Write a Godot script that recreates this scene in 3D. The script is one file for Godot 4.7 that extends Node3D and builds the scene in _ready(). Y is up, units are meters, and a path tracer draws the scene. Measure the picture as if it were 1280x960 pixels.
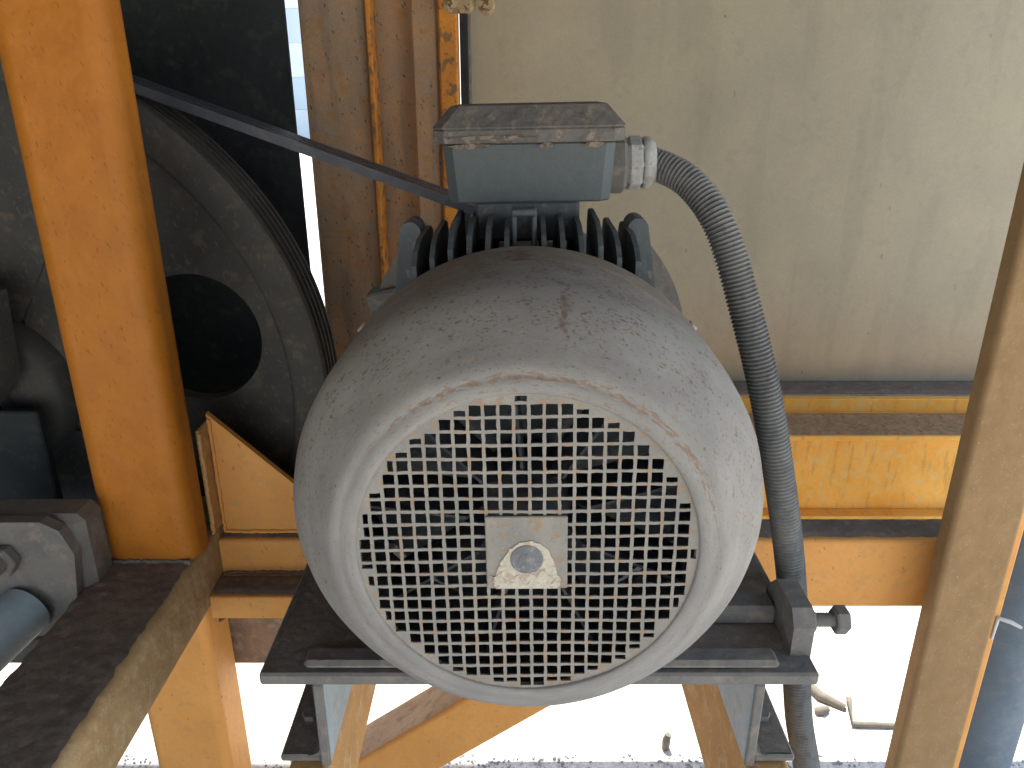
extends Node3D
# An electric motor with its fan cowl towards the viewer, in the shade of an orange steel machine frame.
# Units metres, y up, ground at y = 0, the viewer looks along -z from a height of 1.75 m.

const EYE := 1.75
var M := {}
var used := {}
var rng := RandomNumberGenerator.new()

# ------------------------------------------------------------------ mesh builder
class MB:
	var v := PackedVector3Array()
	var n := PackedVector3Array()
	var u := PackedVector2Array()
	var ix := PackedInt32Array()
	func vert(p: Vector3, nn: Vector3, uv := Vector2.ZERO) -> int:
		v.append(p); n.append(nn); u.append(uv)
		return v.size() - 1
	func tri_i(a: int, b: int, c: int):
		var g: Vector3 = (v[c] - v[a]).cross(v[b] - v[a])
		if g.dot(n[a] + n[b] + n[c]) < 0.0:
			ix.append_array(PackedInt32Array([a, c, b]))
		else:
			ix.append_array(PackedInt32Array([a, b, c]))
	func flat(pts: Array, out: Vector3, uvs: Array = []):
		var g: Vector3 = Vector3.ZERO
		for k in range(1, pts.size() - 1):
			g += (pts[k] - pts[0]).cross(pts[k + 1] - pts[0])
		if g.length() < 1e-12: return
		g = g.normalized()
		if g.dot(out) < 0.0: g = -g
		var b := v.size()
		for k in pts.size():
			var p: Vector3 = pts[k]
			vert(p, g, uvs[k] if uvs.size() else Vector2(p.x + p.z, p.y))
		for k in range(1, pts.size() - 1):
			tri_i(b, b + k, b + k + 1)
	func box(c: Vector3, s: Vector3, bev := 0.002, q := Basis.IDENTITY):
		var h := s * 0.5
		bev = minf(bev, minf(h.x, minf(h.y, h.z)) * 0.8)
		var i := h - Vector3.ONE * bev
		for ax in 3:
			var a1 := (ax + 1) % 3
			var a2 := (ax + 2) % 3
			for sg in [-1.0, 1.0]:
				var ps := []
				for cs in [[-1, -1], [1, -1], [1, 1], [-1, 1]]:
					var p := Vector3.ZERO
					p[ax] = sg * h[ax]; p[a1] = cs[0] * i[a1]; p[a2] = cs[1] * i[a2]
					ps.append(c + q * p)
				var o := Vector3.ZERO; o[ax] = sg
				flat(ps, q * o)
			for s1 in [-1.0, 1.0]:
				for s2 in [-1.0, 1.0]:
					var ps := []
					for t in [[-1.0, 0], [1.0, 0], [1.0, 1], [-1.0, 1]]:
						var p := Vector3.ZERO
						p[ax] = t[0] * i[ax]
						p[a1] = s1 * (h[a1] if t[1] == 0 else i[a1])
						p[a2] = s2 * (i[a2] if t[1] == 0 else h[a2])
						ps.append(c + q * p)
					var o := Vector3.ZERO; o[a1] = s1; o[a2] = s2
					flat(ps, q * o)
		for sx in [-1.0, 1.0]:
			for sy in [-1.0, 1.0]:
				for sz in [-1.0, 1.0]:
					flat([c + q * Vector3(sx * h.x, sy * i.y, sz * i.z), c + q * Vector3(sx * i.x, sy * h.y, sz * i.z), c + q * Vector3(sx * i.x, sy * i.y, sz * h.z)], q * Vector3(sx, sy, sz))
	# rounded-rectangle section w x d (local x, z), extruded along local y from 0 to len
	func rtube(xf: Transform3D, w: float, d: float, ln: float, r: float, steps := 1):
		var pr := []
		for k in 4:
			var cx: float = (w * 0.5 - r) * [1, -1, -1, 1][k]
			var cz: float = (d * 0.5 - r) * [1, 1, -1, -1][k]
			for j in 5:
				var a := (k + j / 4.0) * PI * 0.5
				pr.append([Vector3(cx + cos(a) * r, 0, cz + sin(a) * r), Vector3(cos(a), 0, sin(a))])
		var N := pr.size()
		for s in steps:
			var b := v.size()
			for e in 2:
				for k in N + 1:
					var q = pr[k % N]
					vert(xf * (q[0] + Vector3(0, ln * (s + e) / float(steps), 0)), xf.basis * q[1])
			for k in N:
				tri_i(b + k, b + k + 1, b + N + 1 + k); tri_i(b + k + 1, b + N + 2 + k, b + N + 1 + k)
		for e in 2:
			var ps := []
			for q in pr: ps.append(xf * (q[0] + Vector3(0, ln * e, 0)))
			flat(ps, xf.basis * Vector3(0, -1 if e == 0 else 1, 0))
	# polygon in local xy, thickness along local z (centred)
	func prism(poly: PackedVector2Array, th: float, xf: Transform3D, cap_back := true):
		var t := Geometry2D.triangulate_polygon(poly)
		for e in [1.0, -1.0]:
			if e < 0 and not cap_back: continue
			var b := v.size()
			for p in poly: vert(xf * Vector3(p.x, p.y, e * th * 0.5), xf.basis * Vector3(0, 0, e), p)
			for k in range(0, t.size(), 3): tri_i(b + t[k], b + t[k + 1], b + t[k + 2])
		var cw := 1.0 if Geometry2D.is_polygon_clockwise(poly) else -1.0
		for k in poly.size():
			var a := poly[k]
			var c := poly[(k + 1) % poly.size()]
			var o := Vector2(-(c - a).y, (c - a).x) * cw
			flat([xf * Vector3(a.x, a.y, th * 0.5), xf * Vector3(c.x, c.y, th * 0.5), xf * Vector3(c.x, c.y, -th * 0.5), xf * Vector3(a.x, a.y, -th * 0.5)], xf.basis * Vector3(o.x, o.y, 0))
	# profile: array of [radius, z, v]; revolved about local z
	func lathe(pf: Array, segs: int, xf: Transform3D, wob := 0.0):
		var N := pf.size()
		for k in N - 1:
			var d := Vector2(pf[k + 1][0] - pf[k][0], pf[k + 1][1] - pf[k][1])
			if d.length() < 1e-7: continue
			var nn := Vector2(-d.y, d.x).normalized()      # (radial, axial)
			var na := nn
			var nb := nn
			if k > 0:
				var dp := Vector2(pf[k][0] - pf[k - 1][0], pf[k][1] - pf[k - 1][1])
				var m := Vector2(-dp.y, dp.x).normalized()
				if m.dot(nn) > 0.6: na = (m + nn).normalized()
			if k < N - 2:
				var dq := Vector2(pf[k + 2][0] - pf[k + 1][0], pf[k + 2][1] - pf[k + 1][1])
				var m := Vector2(-dq.y, dq.x).normalized()
				if m.dot(nn) > 0.6: nb = (m + nn).normalized()
			var b := v.size()
			for s in segs + 1:
				var a := TAU * s / segs
				var dir := Vector3(sin(a), cos(a), 0)
				var w := 1.0 + wob * (sin(a * 3.0 + 1.0) * 0.6 + sin(a * 7.0 + 2.3) * 0.4)
				for e in 2:
					var q = pf[k + e]
					var m := na if e == 0 else nb
					vert(xf * (dir * q[0] * w + Vector3(0, 0, q[1])), (xf.basis * (dir * m.x + Vector3(0, 0, m.y))).normalized(), Vector2(float(s) / segs, q[2] if q.size() > 2 else float(k + e) / N))
			for s in segs:
				var i := b + s * 2
				tri_i(i, i + 1, i + 2); tri_i(i + 1, i + 3, i + 2)
	func tube(path: Array, rad: Array, segs: int, caps := true):
		var N := path.size()
		var up := Vector3.UP
		var b := v.size()
		for k in N:
			var t: Vector3 = (path[mini(k + 1, N - 1)] - path[maxi(k - 1, 0)]).normalized()
			if absf(t.dot(up)) > 0.95: up = Vector3.RIGHT if absf(t.x) < 0.8 else Vector3.FORWARD
			var s := t.cross(up).normalized()
			up = s.cross(t).normalized()
			var ds: float = (path[mini(k + 1, N - 1)] - path[maxi(k - 1, 0)]).length()
			var dr: float = (rad[mini(k + 1, N - 1)] - rad[maxi(k - 1, 0)]) / maxf(ds, 1e-6)
			for j in segs + 1:
				var a := TAU * j / segs
				var o := s * cos(a) + up * sin(a)
				vert(path[k] + o * rad[k], (o - t * dr).normalized(), Vector2(float(j) / segs, k * 0.02))
		for k in N - 1:
			for j in segs:
				var i := b + k * (segs + 1) + j
				tri_i(i, i + 1, i + segs + 1); tri_i(i + 1, i + segs + 2, i + segs + 1)
		if caps:
			for e in [0, N - 1]:
				var ps := []
				for j in segs: ps.append(v[b + e * (segs + 1) + j])
				flat(ps, path[0] - path[1] if e == 0 else path[N - 1] - path[N - 2])
	func hexa(r: float, z0: float, z1: float, xf: Transform3D, sides := 6):
		var cz := 0.12 * r
		var rows := [[r * 0.9, z0], [r, z0 + cz], [r, z1 - cz], [r * 0.9, z1]]
		for k in 3:
			for s in sides:
				var a := TAU * s / sides
				var c := TAU * (s + 1) / sides
				var ps := []
				for q in [[a, k], [c, k], [c, k + 1], [a, k + 1]]:
					ps.append(xf * Vector3(cos(q[0]) * rows[q[1]][0], sin(q[0]) * rows[q[1]][0], rows[q[1]][1]))
				flat(ps, xf.basis * Vector3(cos((a + c) / 2), sin((a + c) / 2), (0.7 if k == 2 else (-0.7 if k == 0 else 0.0)) * signf(z1 - z0)))
		for e in [0, 3]:
			var ps := []
			for s in sides: ps.append(xf * Vector3(cos(TAU * s / sides) * rows[e][0], sin(TAU * s / sides) * rows[e][0], rows[e][1]))
			flat(ps, xf.basis * Vector3(0, 0, rows[e][1] - rows[3 - e][1]))
	func mesh() -> ArrayMesh:
		var ar := []
		ar.resize(Mesh.ARRAY_MAX)
		ar[Mesh.ARRAY_VERTEX] = v; ar[Mesh.ARRAY_NORMAL] = n; ar[Mesh.ARRAY_TEX_UV] = u; ar[Mesh.ARRAY_INDEX] = ix
		var m := ArrayMesh.new()
		m.add_surface_from_arrays(Mesh.PRIMITIVE_TRIANGLES, ar)
		return m

# ------------------------------------------------------------------ nodes
func numbered(called: String) -> String:
	var k: int = used.get(called, -1) + 1
	used[called] = k
	return called if k == 0 else "%s_%03d" % [called, k]

func tag(o: Node, label: String, category: String, group := ""):
	o.set_meta("label", label); o.set_meta("category", category)
	if group: o.set_meta("group", group)

func thing(called: String, label: String, category: String, at := Vector3.ZERO, group := "") -> Node3D:
	var o := Node3D.new()
	o.name = numbered(called)
	add_child(o)
	o.position = at
	tag(o, label, category, group)
	return o

func put(called: String, mb: MB, mat: Material, parent: Node = self) -> MeshInstance3D:
	var o := MeshInstance3D.new()
	o.name = numbered(called) if parent == self else called
	o.mesh = mb.mesh()
	o.material_override = mat
	parent.add_child(o, true)
	return o

func struct(called: String, mb: MB, mat: Material) -> MeshInstance3D:
	var o := put(called, mb, mat)
	o.set_meta("kind", "structure")
	return o

# a layer of settled grit on a level face: uneven thickness, ragged outline. Corners in the parent's space, b - a along, d - a across.
func grit(parent: Node, a: Vector3, b: Vector3, d: Vector3, sd: int, rag := 0.012, th := 0.004, mat: Material = null):
	var mb := MB.new()
	var nz := FastNoiseLite.new(); nz.seed = sd; nz.frequency = 9.0; nz.fractal_octaves = 4
	var lu := (b - a).length()
	var lv := (d - a).length()
	var nu := clampi(int(lu / 0.006), 6, 160)
	var nv := clampi(int(lv / 0.006), 5, 30)
	var eu := (b - a) / lu
	var ev := (d - a) / lv
	var up := ev.cross(eu).normalized()
	if up.y < 0: up = -up
	var g := []
	for j in nv + 1:
		for i in nu + 1:
			var s := float(i) / nu * lu
			var t := float(j) / nv
			var lo := rag * (0.5 + 0.5 * nz.get_noise_2d(s * 3.0, 0.0)) * 1.2
			var hi := lv - rag * (0.5 + 0.5 * nz.get_noise_2d(s * 3.0, 7.0)) * 1.2
			var w := lerpf(lo, hi, t)
			var edge := minf(1.0, minf(t, 1.0 - t) * lv / 0.012)
			var h := 0.0006 + th * edge * (0.65 + 0.5 * nz.get_noise_2d(s * 4.0, w * 4.0 + 20.0))
			if t == 0.0 or t == 1.0: h = 0.0004
			g.append(a + eu * s + ev * w + up * h)
	for j in nv + 1:
		for i in nu + 1:
			var p: Vector3 = g[j * (nu + 1) + i]
			var px: Vector3 = g[j * (nu + 1) + mini(i + 1, nu)] - g[j * (nu + 1) + maxi(i - 1, 0)]
			var py: Vector3 = g[mini(j + 1, nv) * (nu + 1) + i] - g[maxi(j - 1, 0) * (nu + 1) + i]
			var nn := px.cross(py).normalized()
			if nn.dot(up) < 0: nn = -nn
			mb.vert(p, nn)
	for j in nv:
		for i in nu:
			var k := j * (nu + 1) + i
			mb.tri_i(k, k + 1, k + nu + 1); mb.tri_i(k + 1, k + nu + 2, k + nu + 1)
	return put("grit_layer", mb, mat if mat else M.grit, parent)

# ------------------------------------------------------------------ procedural textures
func nimg(sd: int, w: int, h: int, fr: float, oct := 4) -> PackedByteArray:
	var z := FastNoiseLite.new()
	z.seed = sd; z.frequency = fr; z.fractal_octaves = oct
	var im := z.get_seamless_image(w, h)
	im.convert(Image.FORMAT_L8)
	return im.get_data()

func stretched(sd: int, n: int, fr: float, k: int) -> PackedByteArray:
	var z := FastNoiseLite.new()
	z.seed = sd; z.frequency = fr; z.fractal_octaves = 4
	var im := z.get_seamless_image(n, n / k)
	im.convert(Image.FORMAT_L8)
	im.resize(n, n, Image.INTERPOLATE_CUBIC)
	return im.get_data()

# base c0..c1 by coarse + fine noise; patches of c2 where a third noise passes thr; flecks; optional vertical streaks of c3
func paint(o: Dictionary) -> ImageTexture:
	var n: int = o.get("n", 512)
	var sd: int = o.seed
	var A := nimg(sd, n, n, o.get("f1", 0.006), 5)
	var B := nimg(sd + 1, n, n, o.get("f2", 0.06), 3)
	var C := nimg(sd + 2, n, n, o.get("f3", 0.02), 5)
	var has_s: bool = o.has("c3")
	var S := stretched(sd + 3, n, o.get("f4", 0.03), 8) if has_s else A
	var c0: Color = o.c0
	var c1: Color = o.c1
	var c2: Color = o.get("c2", c1)
	var c3: Color = o.get("c3", c1)
	var thr: float = o.get("thr", 2.0)
	var sth: float = o.get("sthr", 0.6)
	var gr: float = o.get("grain", 0.03)
	var sm: float = o.get("soft", 0.08)
	var pa: float = o.get("pa", 0.9)
	var sa: float = o.get("sa", 0.6)
	var r := RandomNumberGenerator.new(); r.seed = sd * 77 + 5
	var out := PackedByteArray(); out.resize(n * n * 3)
	for i in n * n:
		var t := clampf((A[i] / 255.0 - 0.5) * 1.5 + 0.5 + (B[i] / 255.0 - 0.5) * 0.5, 0.0, 1.0)
		var c := c0.lerp(c1, t)
		if has_s:
			c = c.lerp(c3, clampf((S[i] / 255.0 - sth) / 0.12, 0.0, 1.0) * sa * (0.6 + 0.4 * B[i] / 255.0))
		var q := (C[i] * 0.7 + B[i] * 0.3) / 255.0
		if q > thr: c = c.lerp(c2, clampf((q - thr) / sm, 0.0, 1.0) * pa)
		var g := 1.0 + (r.randf() - 0.5) * 2.0 * gr
		out[i * 3] = int(clampf(c.r * g, 0, 1) * 255); out[i * 3 + 1] = int(clampf(c.g * g, 0, 1) * 255); out[i * 3 + 2] = int(clampf(c.b * g, 0, 1) * 255)
	var im := Image.create_from_data(n, n, false, Image.FORMAT_RGB8, out)
	var fc: Color = o.get("fleck", Color.BLACK)
	for k in o.get("flecks", 0):
		var x := r.randi() % n
		var y := r.randi() % n
		var ln := r.randi_range(2, o.get("flen", 9))
		var sl: float = r.randf_range(0.15, 0.55) * o.get("fslope", 1.0)
		var al := r.randf_range(0.3, 0.9)
		for j in ln:
			for w in (2 if r.randf() < 0.5 else 1):
				var xx := (x + int(j * sl) + w) % n
				var yy := (y + j) % n
				im.set_pixel(xx, yy, im.get_pixel(xx, yy).lerp(fc, al))
	im.generate_mipmaps()
	return ImageTexture.create_from_image(im)

func bump(sd: int, n: int, f: float, strength: float) -> ImageTexture:
	var z := FastNoiseLite.new()
	z.seed = sd; z.frequency = f; z.fractal_octaves = 4
	var im := z.get_seamless_image(n, n)
	im.convert(Image.FORMAT_RGBA8)
	im.bump_map_to_normal_map(strength)
	im.generate_mipmaps()
	return ImageTexture.create_from_image(im)

func mat(tex: Texture2D, size: float, rough: float, o := {}) -> StandardMaterial3D:
	var m := StandardMaterial3D.new()
	m.albedo_texture = tex
	m.roughness = rough
	m.metallic = o.get("metal", 0.0)
	m.metallic_specular = o.get("spec", 0.4)
	if o.has("tint"): m.albedo_color = o.tint
	if o.has("bump"):
		m.normal_enabled = true
		m.normal_texture = o.bump
		m.normal_scale = o.get("bs", 0.6)
	if size > 0.0:
		m.uv1_triplanar = true
		m.uv1_world_triplanar = true
		m.uv1_scale = Vector3.ONE / size
	return m

func c8(r: int, g: int, b: int) -> Color:
	return Color8(r, g, b)

func make_materials():
	var bf := bump(3, 256, 0.05, 3.0)
	var bc := bump(9, 256, 0.02, 5.0)
	M.orange_mid = mat(paint({"n": 512, "seed": 15, "c0": c8(220, 157, 84), "c1": c8(212, 148, 76), "c2": c8(192, 148, 98), "thr": 0.6, "soft": 0.2, "pa": 0.5, "flecks": 120, "fleck": c8(120, 80, 36), "flen": 7, "grain": 0.02}), 0.5, 0.6, {"bump": bf, "bs": 0.25})
	M.orange = mat(paint({"n": 1024, "seed": 11, "c0": c8(184, 113, 30), "c1": c8(174, 105, 28), "c2": c8(176, 112, 44), "thr": 0.62, "soft": 0.2, "pa": 0.5, "flecks": 900, "fleck": c8(90, 52, 18), "flen": 14, "grain": 0.02}), 0.55, 0.55, {"bump": bf, "bs": 0.25})
	M.orange_dusty = mat(paint({"n": 512, "seed": 21, "c0": c8(196, 150, 92), "c1": c8(178, 136, 84), "c2": c8(206, 178, 140), "thr": 0.55, "soft": 0.2, "pa": 0.6, "flecks": 700, "fleck": c8(216, 200, 176), "flen": 6, "grain": 0.05, "f2": 0.12}), 0.5, 0.8, {"bump": bf, "bs": 0.3})
	M.post_tan = mat(paint({"n": 1024, "seed": 25, "c0": c8(152, 122, 84), "c1": c8(142, 113, 76), "c2": c8(166, 146, 116), "thr": 0.62, "soft": 0.2, "pa": 0.35, "flecks": 900, "fleck": c8(196, 182, 158), "flen": 5, "grain": 0.05, "f2": 0.12}), 0.5, 0.8, {"bump": bf, "bs": 0.3})
	M.dust_tan = mat(paint({"n": 512, "seed": 27, "c0": c8(182, 154, 112), "c1": c8(166, 138, 98), "c2": c8(192, 174, 144), "thr": 0.55, "soft": 0.16, "pa": 0.6, "flecks": 500, "fleck": c8(206, 192, 166), "flen": 8, "grain": 0.06, "f2": 0.12}), 0.4, 0.9, {"bump": bf, "bs": 0.4})
	M.dust_pale = mat(paint({"n": 256, "seed": 28, "c0": c8(214, 192, 166), "c1": c8(200, 176, 150), "c2": c8(172, 140, 108), "thr": 0.58, "soft": 0.1, "pa": 0.7, "f2": 0.15, "grain": 0.06}), 0.2, 1.0, {"bump": bf, "bs": 0.5, "spec": 0.1})
	M.orange_drip = mat(paint({"n": 512, "seed": 31, "c0": c8(236, 178, 84), "c1": c8(230, 164, 64), "c2": c8(214, 188, 138), "thr": 0.5, "soft": 0.25, "pa": 0.6, "c3": c8(170, 136, 84), "f4": 0.03, "sthr": 0.66, "sa": 0.4, "grain": 0.03}), 0.45, 0.65, {"bump": bf, "bs": 0.2})
	M.rust = mat(paint({"n": 512, "seed": 41, "c0": c8(172, 134, 98), "c1": c8(150, 128, 106), "c2": c8(168, 112, 58), "thr": 0.6, "soft": 0.2, "pa": 0.5, "c3": c8(120, 106, 92), "f4": 0.02, "sthr": 0.57, "sa": 0.4, "flecks": 500, "fleck": c8(62, 44, 34), "flen": 6, "grain": 0.06}), 0.6, 0.85, {"bump": bc, "bs": 0.4})
	M.rust_orange = mat(paint({"n": 512, "seed": 51, "c0": c8(204, 134, 52), "c1": c8(176, 112, 48), "c2": c8(112, 88, 68), "thr": 0.52, "soft": 0.14, "pa": 0.8, "flecks": 300, "fleck": c8(70, 46, 30), "grain": 0.06}), 0.4, 0.8, {"bump": bc, "bs": 0.4})
	M.dust_brown = mat(paint({"n": 512, "seed": 61, "c0": c8(138, 112, 90), "c1": c8(120, 100, 84), "c2": c8(160, 130, 100), "thr": 0.55, "soft": 0.15, "pa": 0.7, "flecks": 200, "fleck": c8(90, 70, 56), "grain": 0.07}), 0.4, 0.95, {"bump": bf, "bs": 0.6})
	M.grit = mat(paint({"n": 512, "seed": 71, "c0": c8(124, 114, 105), "c1": c8(112, 104, 97), "c2": c8(142, 128, 112), "thr": 0.6, "soft": 0.1, "pa": 0.7, "f2": 0.15, "flecks": 500, "fleck": c8(60, 54, 50), "flen": 3, "grain": 0.12}), 0.25, 1.0, {"bump": bf, "bs": 0.4, "spec": 0.1})
	M.grit_brown = mat(paint({"n": 512, "seed": 75, "c0": c8(176, 145, 112), "c1": c8(160, 132, 104), "c2": c8(136, 114, 92), "thr": 0.58, "soft": 0.1, "pa": 0.7, "f2": 0.15, "grain": 0.1}), 0.25, 1.0, {"bump": bf, "bs": 0.8, "spec": 0.1})
	M.dark = mat(paint({"n": 512, "seed": 81, "c0": c8(44, 50, 50), "c1": c8(34, 40, 41), "c2": c8(58, 60, 56), "thr": 0.6, "soft": 0.15, "pa": 0.6, "grain": 0.08}), 0.6, 0.85, {"bump": bf, "bs": 0.3})
	M.iron = mat(paint({"n": 512, "seed": 91, "c0": c8(78, 76, 70), "c1": c8(64, 64, 61), "c2": c8(102, 92, 77), "thr": 0.6, "soft": 0.14, "pa": 0.6, "flecks": 900, "fleck": c8(110, 102, 90), "flen": 10, "grain": 0.06}), 0.5, 0.75, {"bump": bc, "bs": 0.35})
	M.rubber = mat(paint({"n": 256, "seed": 101, "c0": c8(78, 81, 88), "c1": c8(66, 69, 76), "c2": c8(84, 84, 88), "thr": 0.62, "grain": 0.06}), 0.3, 0.45, {"bump": bf, "bs": 0.3})
	M.motor = mat(paint({"n": 512, "seed": 111, "c0": c8(90, 96, 97), "c1": c8(80, 86, 89), "c2": c8(132, 126, 116), "thr": 0.6, "soft": 0.12, "pa": 0.6, "flecks": 200, "fleck": c8(128, 120, 108), "flen": 5, "grain": 0.05}), 0.3, 0.6, {"bump": bf, "bs": 0.35})
	M.box = mat(paint({"n": 256, "seed": 115, "c0": c8(84, 91, 92), "c1": c8(77, 84, 86), "c2": c8(104, 102, 96), "thr": 0.7, "soft": 0.12, "pa": 0.5, "grain": 0.04}), 0.3, 0.55, {"bump": bf, "bs": 0.2})
	M.lid = mat(paint({"n": 512, "seed": 121, "c0": c8(112, 106, 100), "c1": c8(94, 91, 88), "c2": c8(150, 136, 118), "thr": 0.6, "soft": 0.1, "pa": 0.7, "flecks": 300, "fleck": c8(72, 66, 62), "flen": 4, "grain": 0.09}), 0.25, 0.9, {"bump": bf, "bs": 0.7})
	M.caked = mat(paint({"n": 256, "seed": 125, "c0": c8(140, 126, 110), "c1": c8(120, 110, 98), "c2": c8(92, 86, 80), "thr": 0.55, "grain": 0.1}), 0.1, 1.0, {"bump": bf, "bs": 0.8})
	M.mesh = mat(paint({"n": 512, "seed": 131, "c0": c8(146, 140, 130), "c1": c8(130, 127, 120), "c2": c8(150, 122, 94), "thr": 0.57, "soft": 0.12, "pa": 0.65, "flecks": 200, "fleck": c8(196, 186, 168), "flen": 3, "grain": 0.05}), 0.2, 0.7, {"bump": bf, "bs": 0.3})
	M.conduit = mat(paint({"n": 256, "seed": 141, "c0": c8(126, 124, 118), "c1": c8(104, 104, 102), "c2": c8(78, 80, 82), "thr": 0.55, "soft": 0.1, "pa": 0.6, "grain": 0.07}), 0.2, 0.65, {})
	M.gland = mat(paint({"n": 256, "seed": 151, "c0": c8(178, 178, 174), "c1": c8(160, 160, 156), "c2": c8(132, 124, 112), "thr": 0.57, "grain": 0.04}), 0.12, 0.5, {"bump": bf, "bs": 0.2})
	M.steel = mat(paint({"n": 512, "seed": 161, "c0": c8(118, 114, 107), "c1": c8(101, 99, 96), "c2": c8(138, 127, 113), "thr": 0.57, "soft": 0.14, "pa": 0.6, "flecks": 200, "fleck": c8(140, 132, 122), "flen": 4, "grain": 0.06}), 0.4, 0.75, {"bump": bf, "bs": 0.4})
	M.steel_blue = mat(paint({"n": 512, "seed": 171, "c0": c8(112, 124, 132), "c1": c8(96, 108, 118), "c2": c8(130, 130, 128), "thr": 0.6, "soft": 0.14, "pa": 0.5, "grain": 0.04}), 0.5, 0.6, {"bump": bf, "bs": 0.3})
	M.pale_lit_steel = mat(paint({"n": 256, "seed": 175, "c0": c8(160, 174, 180), "c1": c8(144, 160, 168), "c2": c8(150, 146, 136), "thr": 0.6, "soft": 0.14, "pa": 0.5, "grain": 0.04}), 0.3, 0.55, {"bump": bf, "bs": 0.3})  # pale steel; ground light on the rail webs is put into this colour
	M.panel = mat(paint({"n": 1024, "seed": 181, "c0": c8(166, 157, 134), "c1": c8(158, 150, 130), "c2": c8(146, 139, 122), "thr": 0.64, "soft": 0.25, "pa": 0.4, "c3": c8(144, 137, 118), "f4": 0.014, "sthr": 0.57, "sa": 0.3, "flecks": 45, "fleck": c8(104, 96, 82), "flen": 9, "fslope": 0.3, "grain": 0.03}), 1.9, 0.7, {"bump": bc, "bs": 0.1})
	M.clamp = mat(paint({"n": 256, "seed": 191, "c0": c8(178, 160, 124), "c1": c8(150, 128, 96), "c2": c8(96, 70, 44), "thr": 0.56, "soft": 0.06, "pa": 0.9, "grain": 0.06}), 0.15, 0.9, {"bump": bc, "bs": 0.6})
	M.ground = mat(paint({"n": 512, "seed": 201, "c0": c8(218, 216, 210), "c1": c8(206, 205, 201), "c2": c8(184, 184, 183), "thr": 0.58, "soft": 0.14, "pa": 0.5, "f2": 0.15, "grain": 0.1}), 2.2, 1.0, {"bump": bf, "bs": 0.8})
	M.stone = mat(paint({"n": 256, "seed": 211, "c0": c8(158, 164, 170), "c1": c8(132, 140, 148), "grain": 0.08}), 0.2, 1.0, {})
	M.white = mat(paint({"n": 128, "seed": 221, "c0": c8(214, 214, 210), "c1": c8(196, 196, 192), "grain": 0.03}), 0.3, 0.6, {})
	M.facade = mat(paint({"n": 256, "seed": 231, "c0": c8(200, 208, 212), "c1": c8(188, 198, 204), "grain": 0.02}), 3.0, 0.8, {})
	M.yellow = mat(paint({"n": 128, "seed": 241, "c0": c8(214, 168, 40), "c1": c8(196, 150, 40), "grain": 0.03}), 0.5, 0.6, {})
	M.residue = mat(paint({"n": 256, "seed": 251, "c0": c8(194, 186, 168), "c1": c8(178, 170, 154), "c2": c8(168, 144, 124), "thr": 0.56, "soft": 0.1, "pa": 0.7, "f1": 0.02, "grain": 0.06}), 0.06, 0.9, {"bump": bf, "bs": 0.6})
	M.badge = mat(paint({"n": 256, "seed": 261, "c0": c8(118, 118, 120), "c1": c8(100, 101, 104), "c2": c8(138, 136, 132), "thr": 0.58, "grain": 0.06}), 0.05, 0.6, {"bump": bf, "bs": 0.4})
	M.glass = mat(paint({"n": 64, "seed": 271, "c0": c8(176, 190, 200), "c1": c8(166, 182, 194), "grain": 0.01}), 3.0, 0.2, {})
	M.cowl = mat(cowl_texture(), 0.0, 0.62, {"bump": bf, "bs": 0.12})
	M.fan = mat(paint({"n": 128, "seed": 291, "c0": c8(74, 78, 84), "c1": c8(62, 66, 72), "c2": c8(112, 106, 98), "thr": 0.62, "grain": 0.05}), 0.3, 0.8, {})
	M.inside = mat(paint({"n": 128, "seed": 281, "c0": c8(118, 116, 112), "c1": c8(104, 103, 100), "grain": 0.04}), 0.3, 0.8, {})

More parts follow.
